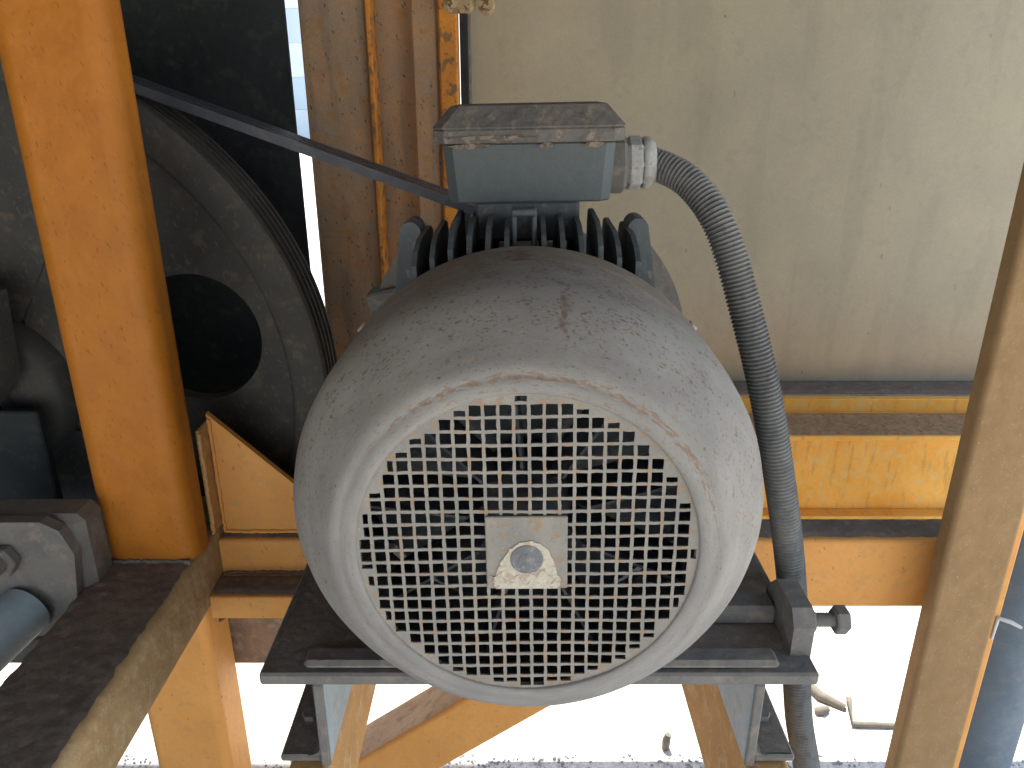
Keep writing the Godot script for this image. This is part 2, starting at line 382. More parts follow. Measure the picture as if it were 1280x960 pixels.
# sheet of the cowl: u runs round from the top, v from the front lip (0) to the rear edge (1)
func cowl_texture() -> ImageTexture:
	var W := 2048
	var H := 768
	var A := nimg(301, W, H, 0.004, 5)
	var B := nimg(302, W, H, 0.035, 4)
	var C := nimg(303, W, H, 0.1, 4)
	var D := nimg(304, W, H, 0.012, 4)
	var out := PackedByteArray(); out.resize(W * H * 3)
	var r := RandomNumberGenerator.new(); r.seed = 99
	var base := c8(140, 137, 131)
	var b2 := c8(129, 126, 121)
	var brown := c8(128, 114, 100)
	var rust := c8(98, 80, 68)
	var rust2 := c8(138, 106, 80)
	for y in H:
		var v := float(y) / H
		# where the photograph shows dirt: settled dust towards the rear of the crown, rust in the bead's groove, specks over the shoulder
		var rear := smoothstep(0.55, 0.95, v)
		var groove := exp(-pow((v - 0.17) / 0.035, 2.0))
		var lipz := exp(-pow((v - 0.07) / 0.05, 2.0))
		var spk := smoothstep(0.24, 0.5, v) * (1.0 - 0.35 * smoothstep(0.75, 1.0, v))
		for x in W:
			var i := y * W + x
			var an := float(x) / W * TAU
			var top := cos(an)
			var a := A[i] / 255.0
			var b := B[i] / 255.0
			var c := C[i] / 255.0
			var d := D[i] / 255.0
			var col := base.lerp(b2, clampf((a - 0.5) * 2.0 + 0.5, 0, 1))
			# dust with a broken edge
			var du := clampf((rear * smoothstep(-0.2, 0.8, top) * 0.75 + (d - 0.5) * 0.9 + (c - 0.5) * 0.7 - 0.28) / 0.3, 0.0, 1.0)
			col = col.lerp(brown, du * 0.75)
			# pale scuffed dust
			col = col.lerp(c8(172, 166, 154), clampf(((1.0 - d) * 0.6 + (1.0 - c) * 0.4 - 0.56) / 0.12, 0, 1) * 0.15)
			# rust in the groove on the crown, right of the middle most
			var gm := groove * smoothstep(0.1, 0.9, top + 0.35 * sin(an))
			var ru := clampf((gm * 0.62 + lipz * 0.16 * smoothstep(0.2, 1.0, top) + (b - 0.5) * 1.5 + (c - 0.5) * 0.9 - 0.36) / 0.3, 0.0, 1.0)
			col = col.lerp(rust2 if c > 0.52 else rust, ru * 0.6)
			# specks
			var sm := spk * smoothstep(-0.5, 0.7, top + 0.5 * absf(sin(an)))
			var sp := clampf((b * 0.24 + c * 0.6 + d * 0.16 - 0.672 + 0.05 * sm) / 0.05, 0.0, 1.0)
			col = col.lerp(rust, sp * 0.55 * clampf(sm * 1.3, 0.0, 1.0))
			var g := 1.0 + (r.randf() - 0.5) * 0.07
			out[i * 3] = int(clampf(col.r * g, 0, 1) * 255); out[i * 3 + 1] = int(clampf(col.g * g, 0, 1) * 255); out[i * 3 + 2] = int(clampf(col.b * g, 0, 1) * 255)
	var im := Image.create_from_data(W, H, false, Image.FORMAT_RGB8, out)
	# single rust pits of a few pixels, and the run of rust on the crown
	for k in 900:
		var y := int(r.randf_range(0.2, 0.98) * H)
		var an := r.randfn(0.12, 0.9)
		var x := posmod(int(an / TAU * W), W)
		blot(im, x, y, r.randf_range(1.0, 2.6) * (1.8 if k % 9 == 0 else 1.0), rust, r.randf_range(0.25, 0.8), r)
	for k in 60:
		blot(im, posmod(int((0.155 + r.randfn(0.0, 0.012)) / TAU * W), W), int(r.randf_range(0.4, 0.62) * H), r.randf_range(2.0, 6.0), c8(110, 92, 80), 0.4, r)
	for k in 46:
		blot(im, posmod(int((-0.03 + r.randfn(0.0, 0.03)) / TAU * W), W), int(r.randf_range(0.8, 0.93) * H), r.randf_range(3.0, 8.0), c8(96, 82, 72), 0.4, r)
	im.generate_mipmaps()
	return ImageTexture.create_from_image(im)

func blot(im: Image, cx: int, cy: int, rad: float, col: Color, al: float, r: RandomNumberGenerator):
	var k := int(ceil(rad)) + 1
	for dy in range(-k, k + 1):
		for dx in range(-k, k + 1):
			var q := Vector2(dx * 1.3, dy * 0.75).length() + r.randf_range(-0.8, 0.8)
			if q > rad: continue
			var y := cy + dy
			if y < 0 or y >= im.get_height(): continue
			var x := posmod(cx + dx, im.get_width())
			im.set_pixel(x, y, im.get_pixel(x, y).lerp(col, al * clampf((rad - q) / 1.2 + 0.3, 0, 1)))

# ------------------------------------------------------------------ scene
func _ready():
	rng.seed = 4711
	var cam := Camera3D.new()
	cam.name = "camera"
	cam.fov = rad_to_deg(2.0 * atan(480.0 / 961.0))
	cam.near = 0.02
	cam.far = 500.0
	add_child(cam)
	cam.position = Vector3(0, EYE, 0)
	cam.rotation_degrees = Vector3(-21.0, 0, 0)
	cam.current = true
	var env := Environment.new()
	env.background_mode = Environment.BG_SKY
	var sky := Sky.new()
	var sm := ProceduralSkyMaterial.new()
	sm.sky_top_color = Color(0.6, 0.7, 0.83)
	sm.sky_horizon_color = Color(0.94, 0.95, 0.96)
	sm.sky_curve = 0.18
	sm.ground_bottom_color = Color(0.6, 0.58, 0.55)
	sm.ground_horizon_color = Color(0.86, 0.89, 0.92)
	sm.sky_energy_multiplier = 1.0
	sky.sky_material = sm
	env.sky = sky
	env.tonemap_mode = Environment.TONE_MAPPER_LINEAR
	env.tonemap_exposure = 2.4
	env.sdfgi_enabled = true
	env.ssao_enabled = true
	env.ssil_enabled = true
	var we := WorldEnvironment.new()
	we.name = "world_environment"
	we.environment = env
	add_child(we)
	var sun := DirectionalLight3D.new()
	sun.name = "sun"
	sun.light_energy = 1.6
	sun.light_angular_distance = 0.5
	sun.light_color = Color(1.0, 0.95, 0.87)
	sun.shadow_enabled = true
	add_child(sun)
	sun.rotation_degrees = Vector3(-66.0, 180.0 + 5.0, 0)   # high, from beyond the machine

	make_materials()
	build_setting()
	build_frame()
	build_backdrop()
	build_flywheel()
	build_motor()
	build_base()
	build_conduit()
	build_small()

func build_setting():
	var g := MB.new()
	g.flat([Vector3(-200, 0, 200), Vector3(200, 0, 200), Vector3(200, 0, -200), Vector3(-200, 0, -200)], Vector3.UP)
	struct("ground", g, M.ground)
	var st := MB.new()
	var nz := FastNoiseLite.new(); nz.seed = 5; nz.frequency = 1.2
	for k in 5000:
		var p := Vector3(rng.randf_range(-1.9, 1.9), 0, -rng.randf_range(1.45, 1.645))
		if nz.get_noise_2d(p.x, p.z) < rng.randf_range(-0.5, 0.25): continue
		var s := rng.randf_range(0.0018, 0.0055) * (1.6 if rng.randf() < 0.08 else 1.0)
		var q := Basis.from_euler(Vector3(rng.randf() * 6, rng.randf() * 6, rng.randf() * 6)).scaled(Vector3(1, rng.randf_range(0.6, 1), rng.randf_range(0.7, 1.2)))
		var o := [Vector3.RIGHT, Vector3.LEFT, Vector3.UP, Vector3.DOWN, Vector3.FORWARD, Vector3.BACK]
		var vv := []
		for d in o: vv.append(p + Vector3(0, s * 0.4, 0) + q * (d * s * rng.randf_range(0.8, 1.25)))
		for f in [[0, 2, 4], [4, 2, 1], [1, 2, 5], [5, 2, 0], [0, 3, 4], [4, 3, 1], [1, 3, 5], [5, 3, 0]]:
			st.flat([vv[f[0]], vv[f[1]], vv[f[2]]], vv[f[0]] + vv[f[1]] + vv[f[2]] - 3.0 * (p + Vector3(0, s * 0.4, 0)))
	var so := put("gravel", st, M.stone)
	so.set_meta("kind", "stuff"); tag(so, "loose grey gravel scattered on the pale ground", "gravel")
	# unseen deck overhead, added and sized to keep the sun off everything near
	var r := MB.new()
	r.box(Vector3(-0.8, 2.72, -1.05), Vector3(4.2, 0.12, 3.5), 0.004)
	struct("shade_roof", r, M.steel)
	var w := MB.new()
	w.box(Vector3(-0.4, 2.27, 0.64), Vector3(3.3, 0.77, 0.12), 0.004)
	struct("light_blocking_skirt", w, M.steel)  # unseen skirt, added to cut light from the upper front
	w = MB.new()
	w.box(Vector3(-2.477, 1.328, 0.64), Vector3(0.846, 2.656, 0.12), 0.004)
	struct("light_blocking_wall_front", w, M.steel)  # unseen wall, added to hold light back on the left front
	w = MB.new()
	w.box(Vector3(-2.84, 1.328, -1.12), Vector3(0.12, 2.656, 3.35), 0.004)
	struct("light_blocking_wall_left", w, M.steel)  # unseen wall, added to darken the side with the big pulley

func post(par: Node, called: String, x0: float, x1: float, y0: float, y1: float, d0: float, d1: float, m: Material, r := 0.014) -> MeshInstance3D:
	var mb := MB.new()
	mb.rtube(Transform3D(Basis.IDENTITY, Vector3((x0 + x1) / 2, y0, -(d0 + d1) / 2)), x1 - x0, d1 - d0, y1 - y0, r)
	return put(called, mb, m, par)

# level tube along x
func beam_x(par: Node, called: String, x0: float, x1: float, y0: float, y1: float, d0: float, d1: float, m: Material, r := 0.006) -> MeshInstance3D:
	var mb := MB.new()
	# local y -> world x
	var b := Basis(Vector3(0, -1, 0), Vector3(1, 0, 0), Vector3(0, 0, 1))
	mb.rtube(Transform3D(b, Vector3(x0, (y0 + y1) / 2, -(d0 + d1) / 2)), y1 - y0, d1 - d0, x1 - x0, minf(r, minf(y1 - y0, d1 - d0) * 0.45))
	return put(called, mb, m, par)

# level tube along z, from depth d0 (near) to d1 (far)
func beam_z(par: Node, called: String, x0: float, x1: float, y0: float, y1: float, d0: float, d1: float, m: Material, r := 0.012) -> MeshInstance3D:
	var mb := MB.new()
	var b := Basis(Vector3(1, 0, 0), Vector3(0, 0, -1), Vector3(0, 1, 0))
	mb.rtube(Transform3D(b, Vector3((x0 + x1) / 2, (y0 + y1) / 2, -d0)), x1 - x0, y1 - y0, d1 - d0, minf(r, minf(y1 - y0, x1 - x0) * 0.45))
	return put(called, mb, m, par)

func weld(par: Node, a: Vector3, b: Vector3, rad: float, sd: int, m: Material):
	var mb := MB.new()
	var r := RandomNumberGenerator.new(); r.seed = sd
	var path := []
	var rr := []
	var k := maxi(6, int((b - a).length() / 0.004))
	for i in k + 1:
		path.append(a.lerp(b, float(i) / k) + Vector3(r.randf_range(-1, 1), r.randf_range(-1, 1), r.randf_range(-1, 1)) * rad * 0.25)
		rr.append(rad * r.randf_range(0.75, 1.15))
	mb.tube(path, rr, 7)
	put("weld_bead", mb, m, par)

func build_frame():
	var f := thing("machine_frame", "orange painted welded steel frame of posts and beams around the motor", "frame", Vector3(0, 0, 0))
	# posts
	post(f, "post", -0.676, -0.522, 1.02, 2.66, 1.08, 1.162, M.orange, 0.03)
	var sp := MB.new()
	sp.box(Vector3(-0.5235, 1.12, -1.197), Vector3(0.006, 0.2, 0.07), 0.002)
	put("side_plate", sp, M.orange_dusty, f)
	post(f, "post", -0.762, -0.602, 0.0, 0.86, 1.24, 1.36, M.orange_mid, 0.02)
	post(f, "post", 0.727, 0.842, 0.0, 2.66, 1.1, 1.14, M.post_tan, 0.01)
	var es := MB.new()
	es.box(Vector3(0.8505, 1.33, -1.128), Vector3(0.0165, 2.66, 0.03), 0.004)
	put("edge_flange", es, M.orange_mid, f)
	# longitudinal tube that comes forward from the left-hand post
	var bz := beam_z(f, "side_beam", -0.676, -0.524, 0.9, 1.02, 0.1, 1.3, M.dust_tan, 0.016)
	grit(bz, Vector3(-0.674, 1.0195, -0.12), Vector3(-0.674, 1.0195, -1.079), Vector3(-0.528, 1.0195, -0.12), 61, 0.008, 0.004)
	weld(f, Vector3(-0.67, 1.022, -1.078), Vector3(-0.53, 1.022, -1.078), 0.005, 3, M.grit)
	weld(f, Vector3(-0.5215, 1.025, -1.163), Vector3(-0.5215, 1.215, -1.163), 0.004, 4, M.orange_dusty)
	# cross beam behind the motor: tube with a dusty top
	var cb := beam_x(f, "cross_beam", -0.5235, 0.84, 0.853, 0.998, 1.18, 1.26, M.orange_mid, 0.008)
	grit(cb, Vector3(-0.52, 0.9975, -1.186), Vector3(0.83, 0.9975, -1.186), Vector3(-0.52, 0.9975, -1.256), 62, 0.008, 0.005)
	# short channel welded on its face
	var ch := beam_x(f, "channel_stub", -0.5225, -0.335, 0.884, 0.93, 1.108, 1.179, M.orange_mid, 0.004)
	grit(ch, Vector3(-0.52, 0.9297, -1.112), Vector3(-0.337, 0.9297, -1.112), Vector3(-0.52, 0.9297, -1.176), 63, 0.007, 0.005)
	# gusset plate
	var gp := MB.new()
	gp.prism(PackedVector2Array([Vector2(-0.5195, 1.003), Vector2(-0.5195, 1.236), Vector2(-0.36, 1.078), Vector2(-0.36, 1.003)]), 0.012, Transform3D(Basis.IDENTITY, Vector3(0, 0, -1.205)))
	put("gusset_plate", gp, M.orange_mid, f)
	# brown dusty pipe lower behind
	var bb := beam_x(f, "rear_beam", -1.9, -0.16, 0.545, 0.71, 1.37, 1.48, M.dust_brown, 0.03)
	grit(bb, Vector3(-1.8, 0.7095, -1.39), Vector3(-0.18, 0.7095, -1.39), Vector3(-1.8, 0.7095, -1.46), 64, 0.01, 0.003, M.grit_brown)
	# far I-beam under the panel
	var ib := MB.new()
	ib.box(Vector3(0.62, 0.955, -1.775), Vector3(2.26, 0.014, 0.15), 0.002)
	ib.box(Vector3(0.62, 0.843, -1.745), Vector3(2.26, 0.21, 0.012), 0.001)
	ib.box(Vector3(0.62, 0.731, -1.775), Vector3(2.26, 0.014, 0.15), 0.002)
	var io := put("i_beam", ib, M.orange_drip, f)
	grit(io, Vector3(-0.24, 0.962, -1.703), Vector3(1.74, 0.962, -1.703), Vector3(-0.24, 0.962, -1.843), 65, 0.004, 0.004, M.grit_brown)
	beam_x(f, "edge_strip", -0.25, 1.75, 0.935, 0.9975, 1.852, 1.872, M.orange_drip, 0.002)
	# diagonal brace low behind
	var db := MB.new()
	var a := Vector3(-0.62, 0.02, -1.41)
	var b := Vector3(0.3, 0.69, -1.41)
	var t := (b - a).normalized()
	var xx := Vector3(t.y, -t.x, 0)
	db.rtube(Transform3D(Basis(xx, t, xx.cross(t)), a), 0.13, 0.12, (b - a).length(), 0.01)
	var dbo := put("diagonal_brace", db, M.orange_mid, f)
	var tp := a - xx * 0.0648
	var tq := b - xx * 0.0648
	grit(dbo, tp + Vector3(0, 0, 0.056), tq + Vector3(0, 0, 0.056), tp - Vector3(0, 0, 0.056), 68, 0.01, 0.003, M.dust_pale)
	weld(f, Vector3(-0.514, 1.006, -1.1975), Vector3(-0.37, 1.006, -1.1975), 0.0035, 7, M.orange_mid)
	weld(f, Vector3(-0.516, 1.01, -1.1975), Vector3(-0.516, 1.225, -1.1975), 0.0035, 8, M.orange_mid)
	weld(f, Vector3(-0.52, 0.932, -1.178), Vector3(-0.34, 0.932, -1.178), 0.0035, 9, M.grit)
	# rails of orange tube under the motor support
	beam_z(f, "support_beam", -0.288, -0.236, 0.775, 0.938, 0.72, 1.45, M.orange_dusty, 0.01)
	beam_z(f, "support_beam", 0.302, 0.358, 0.75, 0.938, 0.72, 1.3, M.orange_dusty, 0.01)

func build_backdrop():
	# beige sheet with a turned-up bottom flange
	var t := thing("sheet_panel", "large beige grey steel sheet with dirty vertical streaks behind the motor", "panel", Vector3(0.9, 0.972, -2.05))
	var mb := MB.new()
	mb.box(Vector3(0.1, 0.86, 0), Vector3(2.2, 1.72, 0.006), 0.001)
	put("sheet", mb, M.panel, t)
	mb = MB.new()
	mb.box(Vector3(0.1, -0.0035, 0.049), Vector3(2.2, 0.007, 0.106), 0.001)
	var fl := put("bottom_flange", mb, M.steel_blue, t)
	grit(fl, Vector3(-0.98, 0.0, 0.1), Vector3(1.18, 0.0, 0.1), Vector3(-0.98, 0.0, 0.004), 66, 0.004, 0.007)
	mb = MB.new()
	mb.box(Vector3(-1.006, 0.86, 0.012), Vector3(0.014, 1.72, 0.03), 0.002)
	put("edge_bar", mb, M.steel, t)
	# rusty column
	t = thing("steel_column", "rusty brown steel column with flanges beside the narrow bright gap", "column", Vector3(-0.28, 0.9625, -1.72))
	mb = MB.new(); mb.box(Vector3(-0.088, 0.848, -0.04), Vector3(0.136, 1.696, 0.05), 0.004); put("flange", mb, M.rust, t)
	mb = MB.new(); mb.box(Vector3(-0.013, 0.848, -0.035), Vector3(0.01, 1.696, 0.066), 0.002); put("edge_strip", mb, M.rust_orange, t)
	mb = MB.new(); mb.box(Vector3(0.026, 0.848, -0.08), Vector3(0.084, 1.696, 0.02), 0.002); put("web", mb, M.rust, t)
	mb = MB.new(); mb.box(Vector3(0.097, 0.848, -0.06), Vector3(0.058, 1.696, 0.05), 0.006); put("flange", mb, M.rust, t)
	mb = MB.new(); mb.box(Vector3(0.147, 0.848, -0.052), Vector3(0.04, 1.696, 0.06), 0.004); put("flange", mb, M.rust_orange, t)
	mb = MB.new(); mb.box(Vector3(0.177, 0.848, -0.085), Vector3(0.018, 1.696, 0.012), 0.002); put("flange", mb, M.dark, t)
	# dark guard behind the big pulley
	t = thing("belt_guard", "dark blackish steel guard sheet behind the large pulley", "guard", Vector3(-1.3, 0.5, -1.62))
	mb = MB.new()
	mb.prism(PackedVector2Array([Vector2(-1.2, 0), Vector2(0.872, 0), Vector2(0.866, 2.16), Vector2(-1.2, 2.16)]), 0.008, Transform3D(Basis.IDENTITY, Vector3.ZERO))
	put("sheet", mb, M.dark, t)
	# stained clamp at the head of the gap
	t = thing("pipe_clamp", "small stained cream clamp lug over the rusty column", "clamp", Vector3(-0.09, 1.888, -1.66))
	mb = MB.new(); mb.box(Vector3(-0.012, 0.03, 0), Vector3(0.06, 0.06, 0.04), 0.008); put("block", mb, M.clamp, t)
	mb = MB.new(); mb.hexa(0.017, -0.018, 0.024, Transform3D(Basis.IDENTITY, Vector3(0.04, 0.014, 0)), 10); put("bolt", mb, M.clamp, t)

func build_flywheel():
	var C := Vector3(-0.95, 1.228, 0)
	var t := thing("flywheel_pulley", "huge dark cast iron belt pulley with round holes in its web", "pulley", Vector3(C.x, C.y, -1.3))
	# rim with grooves, z 0 front face .. -0.11 back
	var mb := MB.new()
	var pf := [[0.53, -0.11], [0.612, -0.11]]
	for k in 4:
		var z := -0.1 + k * 0.0225
		pf.append_array([[0.612, z - 0.004], [0.595, z], [0.595, z + 0.007], [0.612, z + 0.0125]])
	pf.append_array([[0.612, -0.002], [0.609, 0.0], [0.556, 0.0], [0.548, -0.006], [0.545, -0.03]])
	pf.reverse()
	mb.lathe(pf, 200, Transform3D.IDENTITY)
	put("rim", mb, M.iron, t)
	# web with eight round holes, each a short bore
	mb = MB.new()
	var NH := 4
	var hr := 0.118
	var hc := 0.395
	var a0 := atan2(1.331 - C.y, -0.568 - C.x)
	for zz in [-0.022, -0.05]:
		var nrm := Vector3(0, 0, 1 if zz > -0.03 else -1)
		for k in NH:
			var ca := a0 + TAU * k / NH
			var hcen := Vector2(cos(ca), sin(ca)) * hc
			var S := 48
			# sector ring from the hole out to the sector's border, shot along rays
			var prev := []
			for j in S + 1:
				var an := TAU * j / S
				var dir := Vector2(cos(an), sin(an)).rotated(ca)
				var far := 0.0
				var st := 0.002
				var d := hr
				while true:
					d += st
					var p := hcen + dir * d
					var pl := p.length()
					if pl > 0.546 or pl < 0.13 or absf(wrapf(p.angle() - ca, -PI, PI)) > PI / NH: break
				far = d
				var inn := hcen + dir * hr
				var ouq := hcen + dir * far
				var cur := [Vector3(inn.x, inn.y, zz), Vector3(ouq.x, ouq.y, zz)]
				if prev.size(): mb.flat([prev[0], cur[0], cur[1], prev[1]], nrm)
				prev = cur
	for k in NH:
		var ca := a0 + TAU * k / NH
		var hcen := Vector3(cos(ca), sin(ca), 0) * hc
		mb.lathe([[hr, -0.05], [hr, -0.026], [hr + 0.004, -0.022]], 64, Transform3D(Basis.IDENTITY, hcen))
	put("web", mb, M.iron, t)
	mb = MB.new()
	mb.lathe([[0.0, 0.05], [0.05, 0.05], [0.05, 0.02], [0.13, 0.02], [0.14, 0.01], [0.15, -0.022], [0.15, -0.06]], 64, Transform3D.IDENTITY)
	put("hub", mb, M.iron, t)
	# motor-side sheave centre and belts
	var c2 := Vector2(0.025, 1.353)
	var c1 := Vector2(C.x, C.y)
	var R1 := 0.606
	var R2 := 0.16
	var d := c2 - c1
	var be := acos((R1 - R2) / d.length())
	var an := d.angle()
	for k in 4:
		var loop := []      # centre line, with outward normals
		for j in 121:
			var q := lerpf(an + be, an - be + TAU, j / 120.0)
			loop.append([c1 + Vector2(cos(q), sin(q)) * R1, Vector2(cos(q), sin(q))])
		for j in 41:
			var q := lerpf(an - be, an + be, j / 40.0)
			loop.append([c2 + Vector2(cos(q), sin(q)) * R2, Vector2(cos(q), sin(q))])
		var zc := -1.3 - 0.0965 + k * 0.0225
		var sec := [[0.01, -0.0082], [0.01, 0.0082], [-0.006, 0.0054], [-0.006, -0.0054]]
		var b := MB.new()
		for i in loop.size():
			var p = loop[i]
			var q = loop[(i + 1) % loop.size()]
			for s in 4:
				var s0 = sec[s]
				var s1 = sec[(s + 1) % 4]
				var ps := []
				for w in [[p, s0], [p, s1], [q, s1], [q, s0]]:
					var v2: Vector2 = w[0][0] + w[0][1] * w[1][0]
					ps.append(Vector3(v2.x, v2.y, zc + w[1][1]))
				var o: Vector3 = Vector3(p[1].x, p[1].y, 0) * (s0[0] + s1[0] - 0.003) * 50.0 + Vector3(0, 0, s0[1] + s1[1]) * 50.0
				b.flat(ps, o)
		var bo := put("drive_belt", b, M.rubber)
		tag(bo, ["black drive belt in the pulley groove closest to the dark guard", "black drive belt in the second pulley groove from the guard", "black drive belt in the third pulley groove from the guard", "black drive belt in the pulley groove farthest from the guard"][k], "belt", "parallel drive belts")

func build_motor():
	var A := 0.263
	var t := thing("electric_motor", "grey electric motor with rusty fan cowl, square grille and ribbed body", "motor", Vector3(0.019, 1.09, -0.6))
	t.rotation_degrees = Vector3(0, -1.0, 1.1)
	var ax := Transform3D(Basis.IDENTITY, Vector3(0, A, 0))
	# --- cowl
	var pf := [[0.1565, -0.006, 0.0], [0.157, -0.0018, 0.02], [0.1585, -0.0004, 0.04], [0.162, 0.0, 0.07], [0.1655, -0.0003, 0.1], [0.1685, -0.0012, 0.13], [0.171, -0.0025, 0.16], [0.1733, -0.0034, 0.18], [0.1755, -0.0037, 0.2],
		[0.1785, -0.0042, 0.23], [0.1825, -0.006, 0.26], [0.188, -0.0105, 0.3], [0.1945, -0.0175, 0.34], [0.202, -0.026, 0.385], [0.2105, -0.0355, 0.43], [0.219, -0.046, 0.48], [0.2275, -0.058, 0.53], [0.2335, -0.07, 0.58], [0.2372, -0.086, 0.64], [0.2385, -0.11, 0.7], [0.2385, -0.16, 0.81], [0.2365, -0.236, 0.98], [0.2365, -0.239, 0.99], [0.2345, -0.24, 1.0]]
	var mb := MB.new()
	mb.lathe(pf, 180, ax, 0.0012)
	var cowl := put("fan_cowl", mb, M.cowl, t)
	mb = MB.new()
	var inn := []
	for q in pf: inn.append([q[0] - 0.0025, minf(q[1] - 0.0022, -0.0065)])
	inn.reverse()
	inn.pop_front()
	mb.lathe(inn, 96, ax)
	put("inner_lining", mb, M.inside, cowl)
	for an in [0.9, 2.5, 3.8, 5.4]:
		mb = MB.new()
		var dir := Vector3(sin(an), cos(an), 0)
		var q := Basis(Vector3(cos(an), -sin(an), 0), Vector3(0, 0, 1), dir)
		mb.hexa(0.0065, -0.001, 0.005, Transform3D(q, Vector3(0, A, -0.225) + dir * 0.2345), 10)
		put("cowl_screw", mb, M.gland, cowl)
	# --- grille: one punched sheet, each square hole with its own walls
	mb = MB.new()
	var pitch := 0.0132
	var bar := 0.003
	var NC := 12
	var xs := []
	for k in range(-NC, NC + 1):
		xs.append(k * pitch + 0.003 - bar / 2); xs.append(k * pitch + 0.003 + bar / 2); xs.append(k * pitch + 0.003 + pitch / 2)
	var NX := xs.size() - 1
	var RH := 0.1552
	var hole := {}
	for cj in 2 * NC:
		for ci in 2 * NC:
			var ok := []
			for sj in 2:
				for si in 2:
					var i0: int = ci * 3 + 1 + si
					var j0: int = cj * 3 + 1 + sj
					var far := 0.0
					for cx in [xs[i0], xs[i0 + 1]]:
						for cy in [xs[j0], xs[j0 + 1]]: far = maxf(far, Vector2(cx, cy).length())
					ok.append(far < RH)
			# whole hole, or a half one at the border
			var op := [false, false, false, false]
			if ok[0] and ok[1] and ok[2] and ok[3]: op = [true, true, true, true]
			elif ok[0] and ok[1]: op = [true, true, false, false]
			elif ok[2] and ok[3]: op = [false, false, true, true]
			elif ok[0] and ok[2]: op = [true, false, true, false]
			elif ok[1] and ok[3]: op = [false, true, false, true]
			for k in 4:
				if op[k]: hole[Vector2i(ci * 3 + 1 + k % 2, cj * 3 + 1 + k / 2)] = true
	var pts := {}
	for j in NX + 1:
		for i in NX + 1:
			var w := 0.00035
			pts[Vector2i(i, j)] = Vector3(xs[i] + rng.randf_range(-w, w), xs[j] + rng.randf_range(-w, w) + A, -0.0035 + 0.0007 * sin(xs[i] * 31.0 + xs[j] * 22.0) + rng.randf_range(-0.0002, 0.0002))
	var dz := Vector3(0, 0, -0.0018)
	for j in NX:
		for i in NX:
			var k := Vector2i(i, j)
			var p0: Vector3 = pts[k]
			var p1: Vector3 = pts[Vector2i(i + 1, j)]
			var p2: Vector3 = pts[Vector2i(i + 1, j + 1)]
			var p3: Vector3 = pts[Vector2i(i, j + 1)]
			if Vector2(xs[i] + xs[i + 1], xs[j] + xs[j + 1]).length() * 0.5 > 0.1615: continue
			if hole.has(k):
				for e in [[p0, p1, Vector2i(0, -1), Vector3(0, 1, 0)], [p2, p3, Vector2i(0, 1), Vector3(0, -1, 0)], [p1, p2, Vector2i(1, 0), Vector3(-1, 0, 0)], [p3, p0, Vector2i(-1, 0), Vector3(1, 0, 0)]]:
					if not hole.has(k + e[2]): mb.flat([e[0], e[1], e[1] + dz, e[0] + dz], e[3])
			else:
				mb.flat([p0, p1, p2, p3], Vector3.BACK)
				mb.flat([p0 + dz, p1 + dz, p2 + dz, p3 + dz], Vector3.FORWARD)
	var gr := put("grille", mb, M.mesh, t)
	mb = MB.new()
	mb.box(Vector3(-0.0005, A + 0.001, -0.0012), Vector3(0.0745, 0.0765, 0.0026), 0.0008)
	put("centre_plate", mb, M.mesh, gr)
	# dried glue with a ragged outline, ridges scraped in it
	mb = MB.new()
	var ol := PackedVector2Array()
	var rim := [Vector2(-0.030, -0.0365), Vector2(-0.0315, -0.028), Vector2(-0.028, -0.016), Vector2(-0.0225, -0.004), Vector2(-0.0155, 0.006), Vector2(-0.007, 0.0125), Vector2(0.004, 0.0145), Vector2(0.0125, 0.0115), Vector2(0.02, 0.003), Vector2(0.0245, -0.009), Vector2(0.027, -0.020), Vector2(0.031, -0.029), Vector2(0.028, -0.0365)]
	for k in rim.size() - 1:
		for j in 5:
			ol.append(rim[k].lerp(rim[k + 1], j / 5.0) + Vector2(rng.randf_range(-0.0007, 0.0007), rng.randf_range(-0.0007, 0.0007)))
	ol.append(rim[rim.size() - 1])
	mb.prism(ol, 0.0012, Transform3D(Basis.IDENTITY, Vector3(0, A, 0.0007)))
	for k in 9:
		var pa := Vector2(-0.026 + k * 0.0062, rng.randf_range(-0.03, -0.018))
		var path := []
		var rr := []
		var dx := rng.randf_range(0.0012, 0.0024)
		var ph := rng.randf() * 6.0
		for j in 9:
			path.append(Vector3(pa.x + (j - 4) * dx, A + pa.y + 0.0035 * sin(j * 0.7 + ph), 0.0013))
			rr.append(0.0007 * (1.0 - absf(j - 4) / 5.0) + 0.0001)
		mb.tube(path, rr, 6)
	put("dried_glue", mb, M.residue, gr)
	mb = MB.new()
	mb.lathe([[0.0151, -0.001], [0.0151, 0.0017], [0.0147, 0.002], [0.0128, 0.002], [0.0124, 0.0018], [0.0, 0.0018]], 40, Transform3D(Basis(Vector3.RIGHT, 0.0), Vector3(-0.0005, A - 0.0045, 0)))
	for k in 3: mb.box(Vector3(-0.0065 + k * 0.0058, A - 0.0045, 0.0019), Vector3(0.0018, 0.011 - absf(k - 1) * 0.003, 0.0006), 0.0002, Basis(Vector3.BACK, 0.25 * (k - 1)))
	put("round_badge", mb, M.badge, gr)
	# --- fan behind the grille
	mb = MB.new()
	mb.lathe([[0.0, -0.045], [0.03, -0.045], [0.036, -0.052], [0.04, -0.075], [0.05, -0.12], [0.05, -0.14]], 40, ax)
	put("fan_hub", mb, M.fan, t)
